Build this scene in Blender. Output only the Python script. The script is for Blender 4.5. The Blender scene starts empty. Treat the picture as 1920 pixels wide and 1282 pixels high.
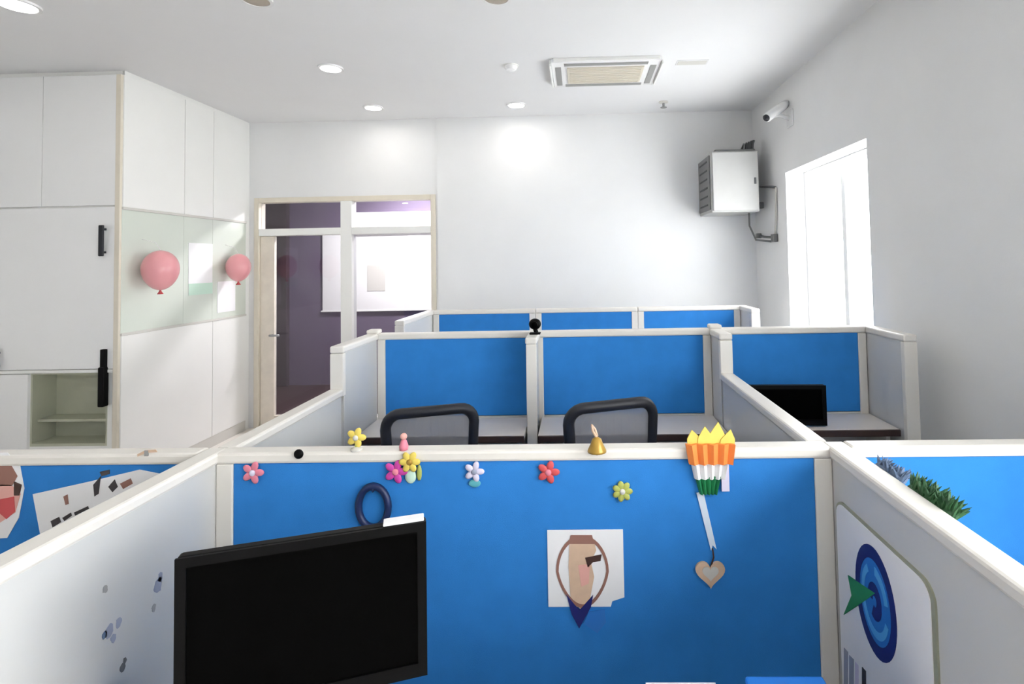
import bpy, bmesh, math, random
from mathutils import Vector, Matrix
random.seed(7)
C = bpy.context.scene.collection
sc = bpy.context.scene

# ---------------------------------------------------------------- camera
HC = 1.65
F_PX, YAW, PITCH, ROLL, CX, CY = 984.1, -0.0228, 0.0361, -0.0184, 1062.1, 455.05
_cy, _sy, _cp, _sp = math.cos(YAW), math.sin(YAW), math.cos(PITCH), math.sin(PITCH)
R0 = Vector((_cy, -_sy, 0)); FW = Vector((_sy*_cp, _cy*_cp, _sp)); U0 = R0.cross(FW)
RV = R0*math.cos(ROLL) + U0*math.sin(ROLL)
UV = -R0*math.sin(ROLL) + U0*math.cos(ROLL)
cam = bpy.data.cameras.new('camera'); camo = bpy.data.objects.new('camera', cam); C.objects.link(camo)
m = Matrix((RV, UV, -FW)).transposed().to_4x4(); m.translation = Vector((0, 0, HC))
camo.matrix_world = m
cam.sensor_fit = 'HORIZONTAL'; cam.sensor_width = 36; cam.lens = F_PX/1920*36
cam.shift_x = (960-CX)/1920; cam.shift_y = (CY-641)/1920
cam.clip_start = 0.02
sc.camera = camo

# ---------------------------------------------------------------- world, exposure
w = bpy.data.worlds.new('sky'); sc.world = w; w.use_nodes = True
bg = w.node_tree.nodes['Background']; bg.inputs[0].default_value = (1, 1, 1, 1); bg.inputs[1].default_value = 10.5
vs = sc.view_settings
vs.view_transform = 'Standard'; vs.look = 'None'; vs.gamma = 1; vs.use_curve_mapping = False
vs.exposure = 0.5
LAMP_W, CORR_W = 1.6, 75.0

# ---------------------------------------------------------------- measured places (metres)
XW, H, YB, XC, YC = 1.806, 3.166, 5.39, -3.42, 3.84
XL, XR, Y1, Y2, Y3 = -1.14, 0.715, 1.7, 3.0, 4.43
ZL, ZH, YSL, YSR = 1.052, 1.258, 2.55, 2.79           # cap tops, where the raised side panels begin
XWALL_L, YFRONT = -5.4, -3.2
PT = 0.05                                              # partition thickness
CAPH = 0.036

def hit(x, y, axis, val):
    """photo pixel -> point on a plane of the room"""
    d = FW*F_PX + RV*(x-CX) - UV*(y-CY)
    o = Vector((0, 0, HC)); i = 'xyz'.index(axis)
    return o + d*((val-o[i])/d[i])

# ---------------------------------------------------------------- materials
def lin(c):
    return tuple(((v/255)/12.92 if v/255 <= .04045 else ((v/255+.055)/1.055)**2.4) for v in c) + (1,)
def mat(name, rgb, rough=.5, metal=0, noise=0, scale=20, bump=0, bscale=200, coat=0, emit=0, spec=.5):
    M = bpy.data.materials.new(name); M.use_nodes = True
    nt = M.node_tree; b = nt.nodes['Principled BSDF']
    b.inputs['Base Color'].default_value = lin(rgb); b.inputs['Roughness'].default_value = rough
    b.inputs['Metallic'].default_value = metal; b.inputs['Specular IOR Level'].default_value = spec
    b.inputs['Coat Weight'].default_value = coat; b.inputs['Coat Roughness'].default_value = .08
    if emit:
        b.inputs['Emission Color'].default_value = lin(rgb); b.inputs['Emission Strength'].default_value = emit
    if noise or bump:
        tc = nt.nodes.new('ShaderNodeTexCoord')
    if noise:
        n = nt.nodes.new('ShaderNodeTexNoise'); n.inputs['Scale'].default_value = scale; n.inputs['Detail'].default_value = 4
        nt.links.new(tc.outputs['Object'], n.inputs['Vector'])
        r = nt.nodes.new('ShaderNodeValToRGB')
        c = lin(rgb)
        r.color_ramp.elements[0].position = .3; r.color_ramp.elements[1].position = .7
        r.color_ramp.elements[0].color = tuple(v*(1-noise) for v in c[:3]) + (1,)
        r.color_ramp.elements[1].color = tuple(min(1, v*(1+noise)) for v in c[:3]) + (1,)
        nt.links.new(n.outputs['Fac'], r.inputs['Fac']); nt.links.new(r.outputs['Color'], b.inputs['Base Color'])
    if bump:
        n2 = nt.nodes.new('ShaderNodeTexNoise'); n2.inputs['Scale'].default_value = bscale
        nt.links.new(tc.outputs['Object'], n2.inputs['Vector'])
        bp = nt.nodes.new('ShaderNodeBump'); bp.inputs['Strength'].default_value = bump; bp.inputs['Distance'].default_value = .002
        nt.links.new(n2.outputs['Fac'], bp.inputs['Height']); nt.links.new(bp.outputs['Normal'], b.inputs['Normal'])
    return M
def glass(name, tint, gl=.12, rough=.02):
    M = bpy.data.materials.new(name); M.use_nodes = True; nt = M.node_tree; nt.nodes.clear()
    o = nt.nodes.new('ShaderNodeOutputMaterial'); t = nt.nodes.new('ShaderNodeBsdfTransparent'); g = nt.nodes.new('ShaderNodeBsdfGlossy')
    mx = nt.nodes.new('ShaderNodeMixShader'); t.inputs[0].default_value = tint; g.inputs['Roughness'].default_value = rough
    mx.inputs[0].default_value = gl
    nt.links.new(t.outputs[0], mx.inputs[1]); nt.links.new(g.outputs[0], mx.inputs[2]); nt.links.new(mx.outputs[0], o.inputs[0])
    return M
def mesh_fabric(name):
    M = bpy.data.materials.new(name); M.use_nodes = True; nt = M.node_tree
    b = nt.nodes['Principled BSDF']; b.inputs['Base Color'].default_value = lin((120, 120, 124)); b.inputs['Roughness'].default_value = .8
    o = nt.nodes['Material Output']; t = nt.nodes.new('ShaderNodeBsdfTransparent'); mx = nt.nodes.new('ShaderNodeMixShader')
    tc = nt.nodes.new('ShaderNodeTexCoord'); ck = nt.nodes.new('ShaderNodeTexChecker'); ck.inputs['Scale'].default_value = 500
    ck.inputs['Color1'].default_value = (.85, .85, .85, 1); ck.inputs['Color2'].default_value = (.7, .7, .7, 1)
    nt.links.new(tc.outputs['Object'], ck.inputs['Vector']); nt.links.new(ck.outputs['Color'], mx.inputs[0])
    nt.links.new(t.outputs[0], mx.inputs[1]); nt.links.new(b.outputs[0], mx.inputs[2]); nt.links.new(mx.outputs[0], o.inputs[0])
    return M
M = dict(
    wall=mat('wall_paint', (232, 232, 232), .7, noise=.015, scale=3, bump=.15, bscale=120),
    ceil=mat('ceiling_paint', (230, 230, 231), .8, noise=.01, scale=2, bump=.1, bscale=90),
    floor=mat('floor_tile', (228, 222, 214), .35, noise=.06, scale=5),
    skirt=mat('skirting', (205, 203, 198), .5),
    blue=mat('blue_fabric', (50, 130, 208), .85, noise=.05, scale=9, bump=.5, bscale=500, spec=.2),
    cap=mat('cap_plastic', (228, 224, 217), .35, noise=.01, scale=14),
    lam=mat('grey_laminate', (208, 208, 206), .22, noise=.015, scale=4),
    lam2=mat('grey_lower_panel', (212, 210, 206), .35, noise=.015, scale=4),
    desk=mat('desk_top', (226, 218, 210), .35, noise=.02, scale=8),
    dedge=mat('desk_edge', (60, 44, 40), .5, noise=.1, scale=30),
    white=mat('white_gloss', (240, 240, 240), .25, noise=.008, scale=3),
    offw=mat('off_white_board', (238, 238, 235), .4, noise=.01, scale=3),
    beige=mat('beige_trim', (222, 214, 198), .45, noise=.03, scale=10),
    wood=mat('beige_door', (226, 217, 204), .45, noise=.05, scale=12),
    olive=mat('olive_edge_shade', (156, 158, 138), .5),
    pane=mat('frosted_pane', (216, 223, 213), .25, noise=.02, scale=2, coat=.3),
    niche=mat('niche_green', (182, 184, 164), .5, noise=.05, scale=6),
    black=mat('black_plastic', (9, 9, 10), .5, spec=.12),
    softblack=mat('soft_black', (26, 28, 36), .5, noise=.05, scale=40),
    screen=mat('dark_screen', (4, 4, 4), .3, spec=.03),
    metal=mat('brushed_metal', (170, 172, 175), .3, metal=.9),
    dmetal=mat('dark_metal', (90, 92, 94), .4, metal=.5),
    rack=mat('rack_grey', (186, 186, 184), .45, noise=.02, scale=10),
    rackd=mat('rack_dark', (112, 112, 112), .5),
    purple=mat('corridor_paint', (106, 94, 116), .7, noise=.02, scale=3),
    dpurple=mat('corridor_dark', (66, 52, 62), .6),
    cfloor=mat('corridor_floor', (58, 38, 42), .35, noise=.1, scale=5),
    paper=mat('paper', (240, 240, 242), .7, noise=.008, scale=20),
    pink=mat('balloon_pink', (232, 160, 164), .35, noise=.02, scale=4, coat=.3),
    green=mat('green', (38, 140, 88), .6), lgreen=mat('light_green', (196, 224, 208), .6),
    yellow=mat('yellow', (226, 202, 96), .6, noise=.05), orange=mat('orange', (240, 136, 64), .6, noise=.04),
    gold=mat('gold', (176, 140, 60), .35, metal=.3), magenta=mat('magenta', (205, 70, 165), .5),
    rose=mat('rose', (222, 130, 150), .5), red=mat('red', (205, 80, 84), .5), lilac=mat('lilac', (214, 208, 228), .5),
    ygreen=mat('yellow_green', (176, 182, 92), .5), teal=mat('teal', (90, 170, 180), .5),
    navy=mat('navy', (28, 34, 110), .45), navyring=mat('navy_rubber', (16, 34, 78), .45),
    mblue=mat('mid_blue', (40, 116, 200), .45), lblue=mat('light_blue', (86, 168, 226), .45),
    bbox=mat('bright_blue_plastic', (30, 132, 236), .35), slate=mat('slate_blue', (92, 112, 140), .6, noise=.1, scale=40),
    leaf=mat('leaf_green', (46, 92, 54), .6, noise=.2, scale=60), brown=mat('brown_print', (150, 108, 96), .6),
    dbrown=mat('dark_brown_print', (70, 46, 40), .6), skin=mat('peach_print', (226, 170, 160), .6),
    tan=mat('tan_wood', (214, 184, 158), .55, noise=.05, scale=30), ink=mat('grey_ink', (150, 156, 176), .6),
    dink=mat('dark_ink', (62, 58, 62), .6), grey=mat('mid_grey', (150, 150, 148), .6), lgrey=mat('light_grey', (206, 204, 198), .5),
    acg=mat('ac_grille', (214, 208, 192), .5), ribbon=mat('ribbon_white', (214, 226, 240), .5),
    lampm=mat('lamp_diffuser', (255, 252, 244), .5, emit=9.0), dlamp=mat('unlit_diffuser', (176, 166, 152), .5),
    glass=glass('clear_glass', (.97, .98, .98, 1), .06), dglass=glass('door_glass', (.92, .92, .94, 1), .04),
    mesh=mesh_fabric('chair_mesh'), fabric=mat('seat_fabric', (32, 32, 36), .9, bump=.4, bscale=400),
)

# ---------------------------------------------------------------- builders
XF = {}
def tag(o, label, cat, group=None, kind=None):
    o['label'] = label; o['category'] = cat
    if group: o['group'] = group
    if kind: o['kind'] = kind
    return o
def thing(name, label, cat, loc=(0, 0, 0), rotz=0, group=None):
    o = bpy.data.objects.new(name, None); C.objects.link(o); o.empty_display_size = .1
    o.location = loc; o.rotation_euler = (0, 0, rotz)
    XF[o] = Matrix.Translation(Vector(loc)) @ Matrix.Rotation(rotz, 4, 'Z')
    return tag(o, label, cat, group)
def link(name, bm, mt, parent=None, local=False, smooth=False, origin=None):
    """bmesh in world coordinates (or the parent's own when local) -> one mesh object"""
    bmesh.ops.recalc_face_normals(bm, faces=bm.faces)
    base = XF.get(parent, Matrix.Identity(4)) if parent else Matrix.Identity(4)
    if parent and not local: bmesh.ops.transform(bm, matrix=base.inverted(), verts=bm.verts)
    if origin is None:                                   # origin at the bottom centre
        xs = [v.co for v in bm.verts]
        lo = Vector([min(c[i] for c in xs) for i in range(3)]); hi = Vector([max(c[i] for c in xs) for i in range(3)])
        origin = Vector(((lo.x+hi.x)/2, (lo.y+hi.y)/2, lo.z))
    bmesh.ops.translate(bm, vec=-origin, verts=bm.verts)
    me = bpy.data.meshes.new(name); bm.to_mesh(me); bm.free()
    if smooth:
        for p in me.polygons: p.use_smooth = True
    me.materials.append(M[mt] if isinstance(mt, str) else mt)
    o = bpy.data.objects.new(name, me); C.objects.link(o); o.location = origin
    if parent: o.parent = parent
    XF[o] = base @ Matrix.Translation(origin)
    return o
def box(bm, lo, hi, bev=0, mtx=None):
    t = bmesh.new(); bmesh.ops.create_cube(t, size=1)
    lo, hi = Vector(lo), Vector(hi)
    for v in t.verts: v.co = Vector([(lo[i]+hi[i])/2 + v.co[i]*(hi[i]-lo[i]) for i in range(3)])
    if bev: bmesh.ops.bevel(t, geom=t.edges[:], offset=bev, segments=2, profile=.5, affect='EDGES')
    if mtx: bmesh.ops.transform(t, matrix=mtx, verts=t.verts)
    me = bpy.data.meshes.new('t'); t.to_mesh(me); t.free(); bm.from_mesh(me); bpy.data.meshes.remove(me)
    return bm
def B(name, lo, hi, mt, parent=None, bev=0, local=False, mtx=None):
    return link(name, box(bmesh.new(), lo, hi, bev, mtx), mt, parent, local)
def prism(bm, pts, o, u, v, n, th):
    """2-D outline pts in the frame o,u,v, thickness th along n"""
    o, u, v, n = Vector(o), Vector(u), Vector(v), Vector(n)
    a = [bm.verts.new(o+u*p[0]+v*p[1]) for p in pts]; b = [bm.verts.new(o+u*p[0]+v*p[1]+n*th) for p in pts]
    bm.faces.new(a); bm.faces.new(b[::-1])
    for i in range(len(pts)):
        j = (i+1) % len(pts); bm.faces.new((a[i], a[j], b[j], b[i]))
    return bm
def ringshape(bm, po, pi, o, u, v, n, th):
    o, u, v, n = Vector(o), Vector(u), Vector(v), Vector(n); k = len(po)
    P = lambda p, t: bm.verts.new(o+u*p[0]+v*p[1]+n*t)
    a = [P(p, 0) for p in po]; b = [P(p, th) for p in po]; c = [P(p, 0) for p in pi]; d = [P(p, th) for p in pi]
    for i in range(k):
        j = (i+1) % k
        for q in ((a[i], a[j], b[j], b[i]), (c[j], c[i], d[i], d[j]), (b[i], b[j], d[j], d[i]), (a[j], a[i], c[i], c[j])): bm.faces.new(q)
    return bm
def circ(r, n=24, cx=0, cz=0, ry=None, a0=0):
    ry = ry or r
    return [(cx+r*math.cos(a0+2*math.pi*i/n), cz+ry*math.sin(a0+2*math.pi*i/n)) for i in range(n)]
def tube(bm, pts, r, n=10, closed=False, caps=True, ry=None):
    pts = [Vector(p) for p in pts]; rings = []; k = len(pts); up = None
    for i, p in enumerate(pts):
        if closed: t = pts[(i+1) % k]-pts[i-1]
        else: t = pts[min(i+1, k-1)]-pts[max(i-1, 0)]
        t.normalize()
        if up is None: up = t.orthogonal().normalized()
        s = t.cross(up).normalized(); up = s.cross(t).normalized()
        rr = r[i] if isinstance(r, (list, tuple)) else r
        rings.append([bm.verts.new(p+(up*math.cos(2*math.pi*j/n)+s*math.sin(2*math.pi*j/n))*rr) for j in range(n)])
    for i in range(k if closed else k-1):
        a, b = rings[i], rings[(i+1) % k]; off = 0
        if closed and i == k-1:
            off = min(range(n), key=lambda q: (a[0].co-b[q].co).length)
        for j in range(n): bm.faces.new((a[j], a[(j+1) % n], b[(j+1+off) % n], b[(j+off) % n]))
    if not closed and caps: bm.faces.new(rings[0][::-1]); bm.faces.new(rings[-1])
    return bm
def lathe(bm, prof, o=(0, 0, 0), n=24, mtx=None):
    o = Vector(o); rings = []; new = []
    for r, z in prof:
        rings.append([bm.verts.new(Vector((r*math.cos(2*math.pi*j/n), r*math.sin(2*math.pi*j/n), z))) for j in range(n)]); new += rings[-1]
    for a, b in zip(rings, rings[1:]):
        for j in range(n): bm.faces.new((a[j], a[(j+1) % n], b[(j+1) % n], b[j]))
    bm.faces.new(rings[0][::-1]); bm.faces.new(rings[-1])
    for v in new: v.co = (mtx @ v.co if mtx else v.co) + o
    return bm
def ball(bm, c, r, sx=1, sy=1, sz=1, seg=14, mtx=None):
    t = bmesh.new(); bmesh.ops.create_uvsphere(t, u_segments=seg, v_segments=max(6, seg*2//3), radius=r)
    for v in t.verts: v.co = Vector((v.co.x*sx, v.co.y*sy, v.co.z*sz))
    if mtx: bmesh.ops.transform(t, matrix=mtx, verts=t.verts)
    bmesh.ops.translate(t, vec=Vector(c), verts=t.verts)
    me = bpy.data.meshes.new('t'); t.to_mesh(me); t.free(); bm.from_mesh(me); bpy.data.meshes.remove(me)
    return bm
def struct(o): o['kind'] = 'structure'; return o
def children_of(o): return [c for c in bpy.data.objects if c.parent == o]
def dup(root, loc, rotz, label, parent=None):
    r = root.copy(); C.objects.link(r)
    if parent is None: r.location = loc; r.rotation_euler = (0, 0, rotz); r['label'] = label
    else: r.parent = parent
    for ch in children_of(root): dup(ch, None, None, None, r)
    return r
EX, EY, EZ = Vector((1, 0, 0)), Vector((0, 1, 0)), Vector((0, 0, 1))

# ---------------------------------------------------------------- room shell
def wall_holes(bm, axis, d0, d1, a0, a1, z0, z1, holes):
    """thick wall; axis 'x' = wall plane at x=d0..d1 running along y"""
    As = sorted({a0, a1, *[h[0] for h in holes], *[h[1] for h in holes]}); Zs = sorted({z0, z1, *[h[2] for h in holes], *[h[3] for h in holes]})
    for p, q in zip(As, As[1:]):
        for s, t in zip(Zs, Zs[1:]):
            mx_, mz = (p+q)/2, (s+t)/2
            if any(h[0] < mx_ < h[1] and h[2] < mz < h[3] for h in holes): continue
            if axis == 'x': box(bm, (d0, p, s), (d1, q, t))
            else: box(bm, (p, d0, s), (q, d1, t))
    bmesh.ops.remove_doubles(bm, verts=bm.verts, dist=1e-5)
    return bm
struct(B('floor', (XWALL_L-.25, YFRONT-.2, -.1), (XW+.25, YB+.12, 0), 'floor'))
struct(B('ceiling', (XWALL_L-.25, YFRONT-.2, H), (XW+.25, YB+.12, H+.1), 'ceil'))
WN = [(3.29, 4.57, .92, 2.385), (-1.9, 1.1, .92, 2.385)]
struct(link('wall_right', wall_holes(bmesh.new(), 'x', XW, XW+.25, YFRONT, YB+.12, 0, H, WN), 'wall'))

struct(B('wall_left', (XWALL_L-.25, YFRONT, 0), (XWALL_L, YB+.12, H), 'wall'))
struct(B('wall_front', (XWALL_L, YFRONT-.2, 0), (XW, YFRONT, H), 'wall'))
dl, dr = hit(478, 500, 'y', YB).x, hit(818, 500, 'y', YB).x
dt = hit(650, 368, 'y', YB).z
struct(link('wall_back', wall_holes(bmesh.new(), 'y', YB, YB+.12, XC-1.98, dr+.02, 0, H, [(dl, dr, 0, dt)]), 'wall'))
struct(B('wall_back_side', (dr+.02, YB-.012, 0), (XW, YB+.12, H), 'wall'))
struct(B('baseboard_right', (XW-.014, YFRONT, 0), (XW, YB-.02, .09), 'skirt'))
struct(B('baseboard_back', (dr+.05, YB-.026, 0), (XW-.02, YB-.012, .09), 'skirt'))

def window(name, axis, plane, hole, bars):
    a0, a1, z0, z1 = hole
    wnd = bpy.data.objects.new(name, None); C.objects.link(wnd); wnd['kind'] = 'structure'
    XF[wnd] = Matrix.Identity(4)
    def bb(nm, p, q, s, t, d0, d1, mt, bev=0):
        lo, hi = ((plane+d0, p, s), (plane+d1, q, t)) if axis == 'x' else ((plane-d1, p, s), (plane-d0, q, t))
        return B(nm, lo, hi, mt, wnd, bev)
    fw = .05
    bb('window_frame', a0, a1, z1-fw, z1, .16, .22, 'white', .004); bb('window_frame', a0, a1, z0, z0+fw, .16, .22, 'white', .004)
    bb('window_frame', a0, a0+fw, z0+fw, z1-fw, .16, .22, 'white', .004); bb('window_frame', a1-fw, a1, z0+fw, z1-fw, .16, .22, 'white', .004)
    e = [a0+fw] + [a0+(a1-a0)*b for b in bars] + [a1-fw]
    for b in bars: bb('mullion', a0+(a1-a0)*b-.03, a0+(a1-a0)*b+.03, z0+fw, z1-fw, .165, .215, 'white', .004)
    for p, q in zip(e, e[1:]): bb('pane', p, q, z0+fw, z1-fw, .187, .193, 'glass')
    bb('window_sill', a0-.04, a1+.04, z0-.03, z0, -.06, .16, 'white', .004)
window('window_1', 'x', XW, WN[0], [.5])
window('window_right_offscreen', 'x', XW, WN[1], [.33, .66])

# corridor beyond the doorway
YCOR = 7.3
struct(B('floor_corridor', (-5.6, YB+.12, -.1), (XW+.25, YCOR, 0), 'cfloor'))
struct(B('ceiling_corridor', (-5.6, YB+.12, 2.9), (XW+.25, YCOR, 3.0), 'ceil'))
struct(B('wall_corridor', (-5.6, YCOR, 0), (XW+.25, YCOR+.1, 3.0), 'purple'))
struct(B('wall_corridor_end', (-5.7, YB+.12, 0), (-5.6, YCOR, 3.0), 'purple'))
struct(B('wall_corridor_side', (XW+.25, YB+.12, 0), (XW+.35, YCOR, 3.0), 'purple'))
a, b_ = hit(508, 500, 'y', YCOR-.08).x, hit(537, 500, 'y', YCOR-.08).x
struct(B('trim_1', (a-.3, YCOR-.08, 0), (b_, YCOR, 2.9), 'dpurple', bev=.004))

# doorway: frame, transom, fixed light, open leaf
door = bpy.data.objects.new('door_1', None); C.objects.link(door); door['kind'] = 'structure'; XF[door] = Matrix.Identity(4)
mu0, mu1 = hit(640, 500, 'y', YB).x, hit(661, 500, 'y', YB).x
tz0, tz1 = hit(570, 441, 'y', YB).z, hit(570, 428, 'y', YB).z
fy0, fy1 = YB-.02, YB+.1
B('door_jamb', (dl, fy0, 0), (dl+.05, fy1, dt), 'beige', door, .004)
B('door_jamb', (dr-.05, fy0, 0), (dr, fy1, dt), 'beige', door, .004)
B('door_head', (dl+.05, fy0, dt-.05), (dr-.05, fy1, dt), 'beige', door, .004)
B('mullion', (mu0, fy0, 0), (mu1, fy1, dt-.05), 'offw', door, .004)
B('transom_bar', (dl+.05, fy0, tz0), (mu0, fy1, tz1), 'offw', door, .004)
B('transom_bar', (mu1, fy0, tz0), (dr-.05, fy1, tz1), 'offw', door, .004)
B('transom_pane', (dl+.05, YB+.03, tz1), (mu0, YB+.036, dt-.05), 'dglass', door)
B('transom_pane', (mu1, YB+.03, tz1), (dr-.05, YB+.036, dt-.05), 'dglass', door)
B('side_pane', (mu1, YB+.03, .1), (dr-.05, YB+.036, tz0), 'dglass', door)
B('bottom_rail', (mu1, fy0, 0), (dr-.05, fy1, .1), 'offw', door, .004)
st1 = hit(513, 600, 'y', YB).x
leaf = B('door_leaf_stile', (dl+.052, YB+.01, .01), (st1, YB+.055, tz0-.004), 'wood', door, .004)
B('door_leaf_rail', (st1, YB+.01, .01), (mu0-.004, YB+.055, .12), 'wood', door, .004)
B('door_leaf_pane', (st1, YB+.03, .12), (mu0-.002, YB+.036, tz0-.006), 'dglass', door)
kb = bmesh.new(); hz = hit(514, 628, 'y', YB).z; hx = st1-.015
tube(kb, [(hx, YB+.012, hz), (hx, YB-.045, hz), (hx+.012, YB-.05, hz), (hx+.1, YB-.05, hz)], .011)
link('door_handle', kb, 'metal', leaf, smooth=True)

# things in the corridor
q0, q1 = hit(604, 438, 'y', YCOR-.03), hit(812, 579, 'y', YCOR-.03)
t = thing('whiteboard', 'large plain whiteboard hung on the purple corridor wall beyond the doorway', 'whiteboard', (q0.x, YCOR-.03, q1.z))
B('board', (q0.x, YCOR-.025, q1.z), (q1.x, YCOR, q0.z), 'white', t, .003)
for lo, hi in (((q0.x-.02, YCOR-.032, q1.z-.02), (q1.x+.02, YCOR, q1.z)), ((q0.x-.02, YCOR-.032, q0.z), (q1.x+.02, YCOR, q0.z+.02))):
    B('board_rail', lo, hi, 'offw', t, .003)
q0, q1 = hit(688, 497, 'y', YCOR-.035), hit(722, 545, 'y', YCOR-.035)
tag(B('notice', (q0.x, YCOR-.029, q1.z), (q1.x, YCOR-.025, q0.z), 'lgrey'), 'small pale grey notice stuck on the corridor whiteboard', 'notice')
q0, q1 = hit(664, 398, 'y', YCOR-.1), hit(812, 432, 'y', YCOR-.1)
t = thing('corridor_wall_fixture', 'long white fixture above the corridor whiteboard', 'air conditioner', (q0.x, YCOR-.2, q1.z))
B('casing', (q0.x, YCOR-.1, q1.z), (q1.x, YCOR, q0.z), 'white', t, .02)  # plain long white box, pale grey strip on its front
B('front_strip', (q0.x+.04, YCOR-.106, q1.z+.02), (q1.x-.04, YCOR-.098, q1.z+.06), 'lgrey', t, .002)

def corridor_lamp(x, y, label):
    t = thing('corridor_lamp_offscreen', label, 'ceiling light', (x, y, 2.9))
    B('lamp_housing', (x-.31, y-.16, 2.87), (x+.31, y+.16, 2.9), 'white', t, .004)
    B('diffuser', (x-.28, y-.13, 2.864), (x+.28, y+.13, 2.872), 'lampm', t)
    L = bpy.data.lights.new('lamp', 'AREA'); L.shape = 'RECTANGLE'; L.size = .56; L.size_y = .26; L.energy = CORR_W; L.color = (1, .97, .97)
    lo = bpy.data.objects.new('lamp_offscreen', L); C.objects.link(lo); lo.parent = t; lo.location = (0, 0, -.045)
corridor_lamp(-2.1, 6.5, 'flat rectangular lamp on the corridor ceiling in front of the whiteboard')
# ---------------------------------------------------------------- ceiling fittings
def downlight(x, y, label, r=.075, lit=True, p=None):
    off = '_offscreen' if p else ''
    p = p or hit(x, y, 'z', H)
    t = thing('downlight'+off, label, 'ceiling light', (p.x, p.y, H), 0, 'round ceiling downlights' if lit else None)
    bm = bmesh.new()
    ringshape(bm, circ(r+.018, 28), circ(r, 28), (p.x, p.y, H), EX, EY, -EZ, .012)
    link('trim_ring', bm, 'white', t)
    bm = bmesh.new(); lathe(bm, [(r, -.002), (r, -.008), (r*.7, -.012)], (p.x, p.y, H), 28)
    link('diffuser', bm, 'lampm' if lit else 'dlamp', t)
    if lit:
        L = bpy.data.lights.new('lamp', 'AREA'); L.shape = 'DISK'; L.size = r*1.8; L.energy = LAMP_W; L.color = (1, .96, .9)
        lo = bpy.data.objects.new('lamp'+off, L); C.objects.link(lo); lo.parent = t; lo.location = (0, 0, -.02)
    return t
downlight(620, 127, 'lit round downlight in the ceiling, middle one of the row leading to the doorway')
downlight(700, 201, 'lit round downlight in the ceiling closest above the doorway')
downlight(968, 196, 'lit round downlight in the ceiling between the doorway and the cassette air conditioner')
downlight(33, 8, 'lit round downlight in the ceiling in front of the storage cupboard', r=.085)
downlight(480, -2, 'unlit round beige ceiling fitting near the storage cupboard', r=.07, lit=False)
downlight(930, -6, 'unlit round beige ceiling fitting in the middle of the room', r=.07, lit=False)
for gx, gy in ((-4.2, .6), (-2.2, .4), (.9, .6), (-.6, -.4), (-4.2, -1.8), (-2.2, -1.9), (-.6, -1.9), (.9, -1.9)):  # unseen downlights that light the near half of the room
    downlight(0, 0, 'unseen round downlight that lights the near half of the room', p=Vector((gx, gy, H)))
p = hit(958, 123, 'z', H)
t = thing('smoke_detector', 'small white dome smoke detector on the ceiling', 'smoke detector', (p.x, p.y, H))
bm = bmesh.new(); lathe(bm, [(.05, 0), (.05, -.015), (.036, -.034), (.012, -.04)], (p.x, p.y, H)); link('dome', bm, 'white', t, smooth=False)
bm = bmesh.new(); lathe(bm, [(.058, 0), (.058, -.006)], (p.x, p.y, H)); link('base_ring', bm, 'offw', t)
p = hit(1244, 191, 'z', H)
t = thing('sprinkler_head', 'small grey sprinkler head on the ceiling behind the cassette unit', 'sprinkler', (p.x, p.y, H))
bm = bmesh.new(); lathe(bm, [(.045, 0), (.045, -.008), (.02, -.014)], (p.x, p.y, H)); link('rosette', bm, 'lgrey', t)
bm = bmesh.new(); lathe(bm, [(.012, -.01), (.012, -.05), (.03, -.052), (.03, -.056)], (p.x, p.y, H)); link('nozzle', bm, 'grey', t)
# cassette air conditioner
c0, c1, c2 = hit(1032, 110, 'z', H), hit(1240, 110, 'z', H), hit(1036, 158, 'z', H)
ax0, ax1, ay0, ay1 = c0.x, c1.x, c0.y, c2.y
if ay1 < ay0: ay0, ay1 = ay1, ay0
t = thing('cassette_air_conditioner', 'square white cassette air conditioner set in the ceiling', 'air conditioner', ((ax0+ax1)/2, (ay0+ay1)/2, H))
bm = bmesh.new(); box(bm, (ax0, ay0, H-.03), (ax1, ay1, H), .008); link('fascia', bm, 'white', t)
s = .045
B('air_slot', (ax0+.03, ay0+.1, H-.034), (ax0+.03+s, ay1-.06, H-.028), 'grey', t)
B('air_slot', (ax1-.03-s, ay0+.1, H-.034), (ax1-.03, ay1-.06, H-.028), 'grey', t)
B('air_slot', (ax0+.1, ay0+.03, H-.034), (ax1-.1, ay0+.03+s, H-.028), 'grey', t)
B('air_slot', (ax0+.1, ay1-.03-s, H-.034), (ax1-.1, ay1-.03, H-.028), 'grey', t)
g = B('intake_grille', (ax0+.12, ay0+.11, H-.04), (ax1-.12, ay1-.11, H-.028), 'acg', t, .004)
ng = 9
for i in range(ng):
    yy = ay0+.13+(ay1-ay0-.26)*i/(ng-1)
    B('grille_bar', (ax0+.14, yy-.006, H-.044), (ax1-.14, yy+.006, H-.039), 'acg', g)
for sx_ in (-1, 1):                                     # thin side rims
    xx = ax0-.012 if sx_ < 0 else ax1
    B('side_rim', (xx, ay0+.02, H-.05), (xx+.012, ay1-.06, H), 'offw', t, .003)
B('side_rim', (ax0+.02, ay0-.012, H-.028), (ax1-.02, ay0, H), 'offw', t, .003)
p0, p1 = hit(1270, 113, 'z', H), hit(1325, 118, 'z', H)
t = thing('slot_diffuser', 'thin pale slot diffuser in the ceiling beside the cassette unit', 'ceiling vent', (p0.x, p0.y, H))
ya, yb = min(p0.y, p1.y), max(p0.y, p1.y)
B('slot_frame', (p0.x, ya, H-.006), (p1.x, yb+.02, H), 'white', t, .002)
B('slot', (p0.x+.01, ya+.01, H-.008), (p1.x-.01, yb+.008, H-.004), 'lgrey', t)

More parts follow.
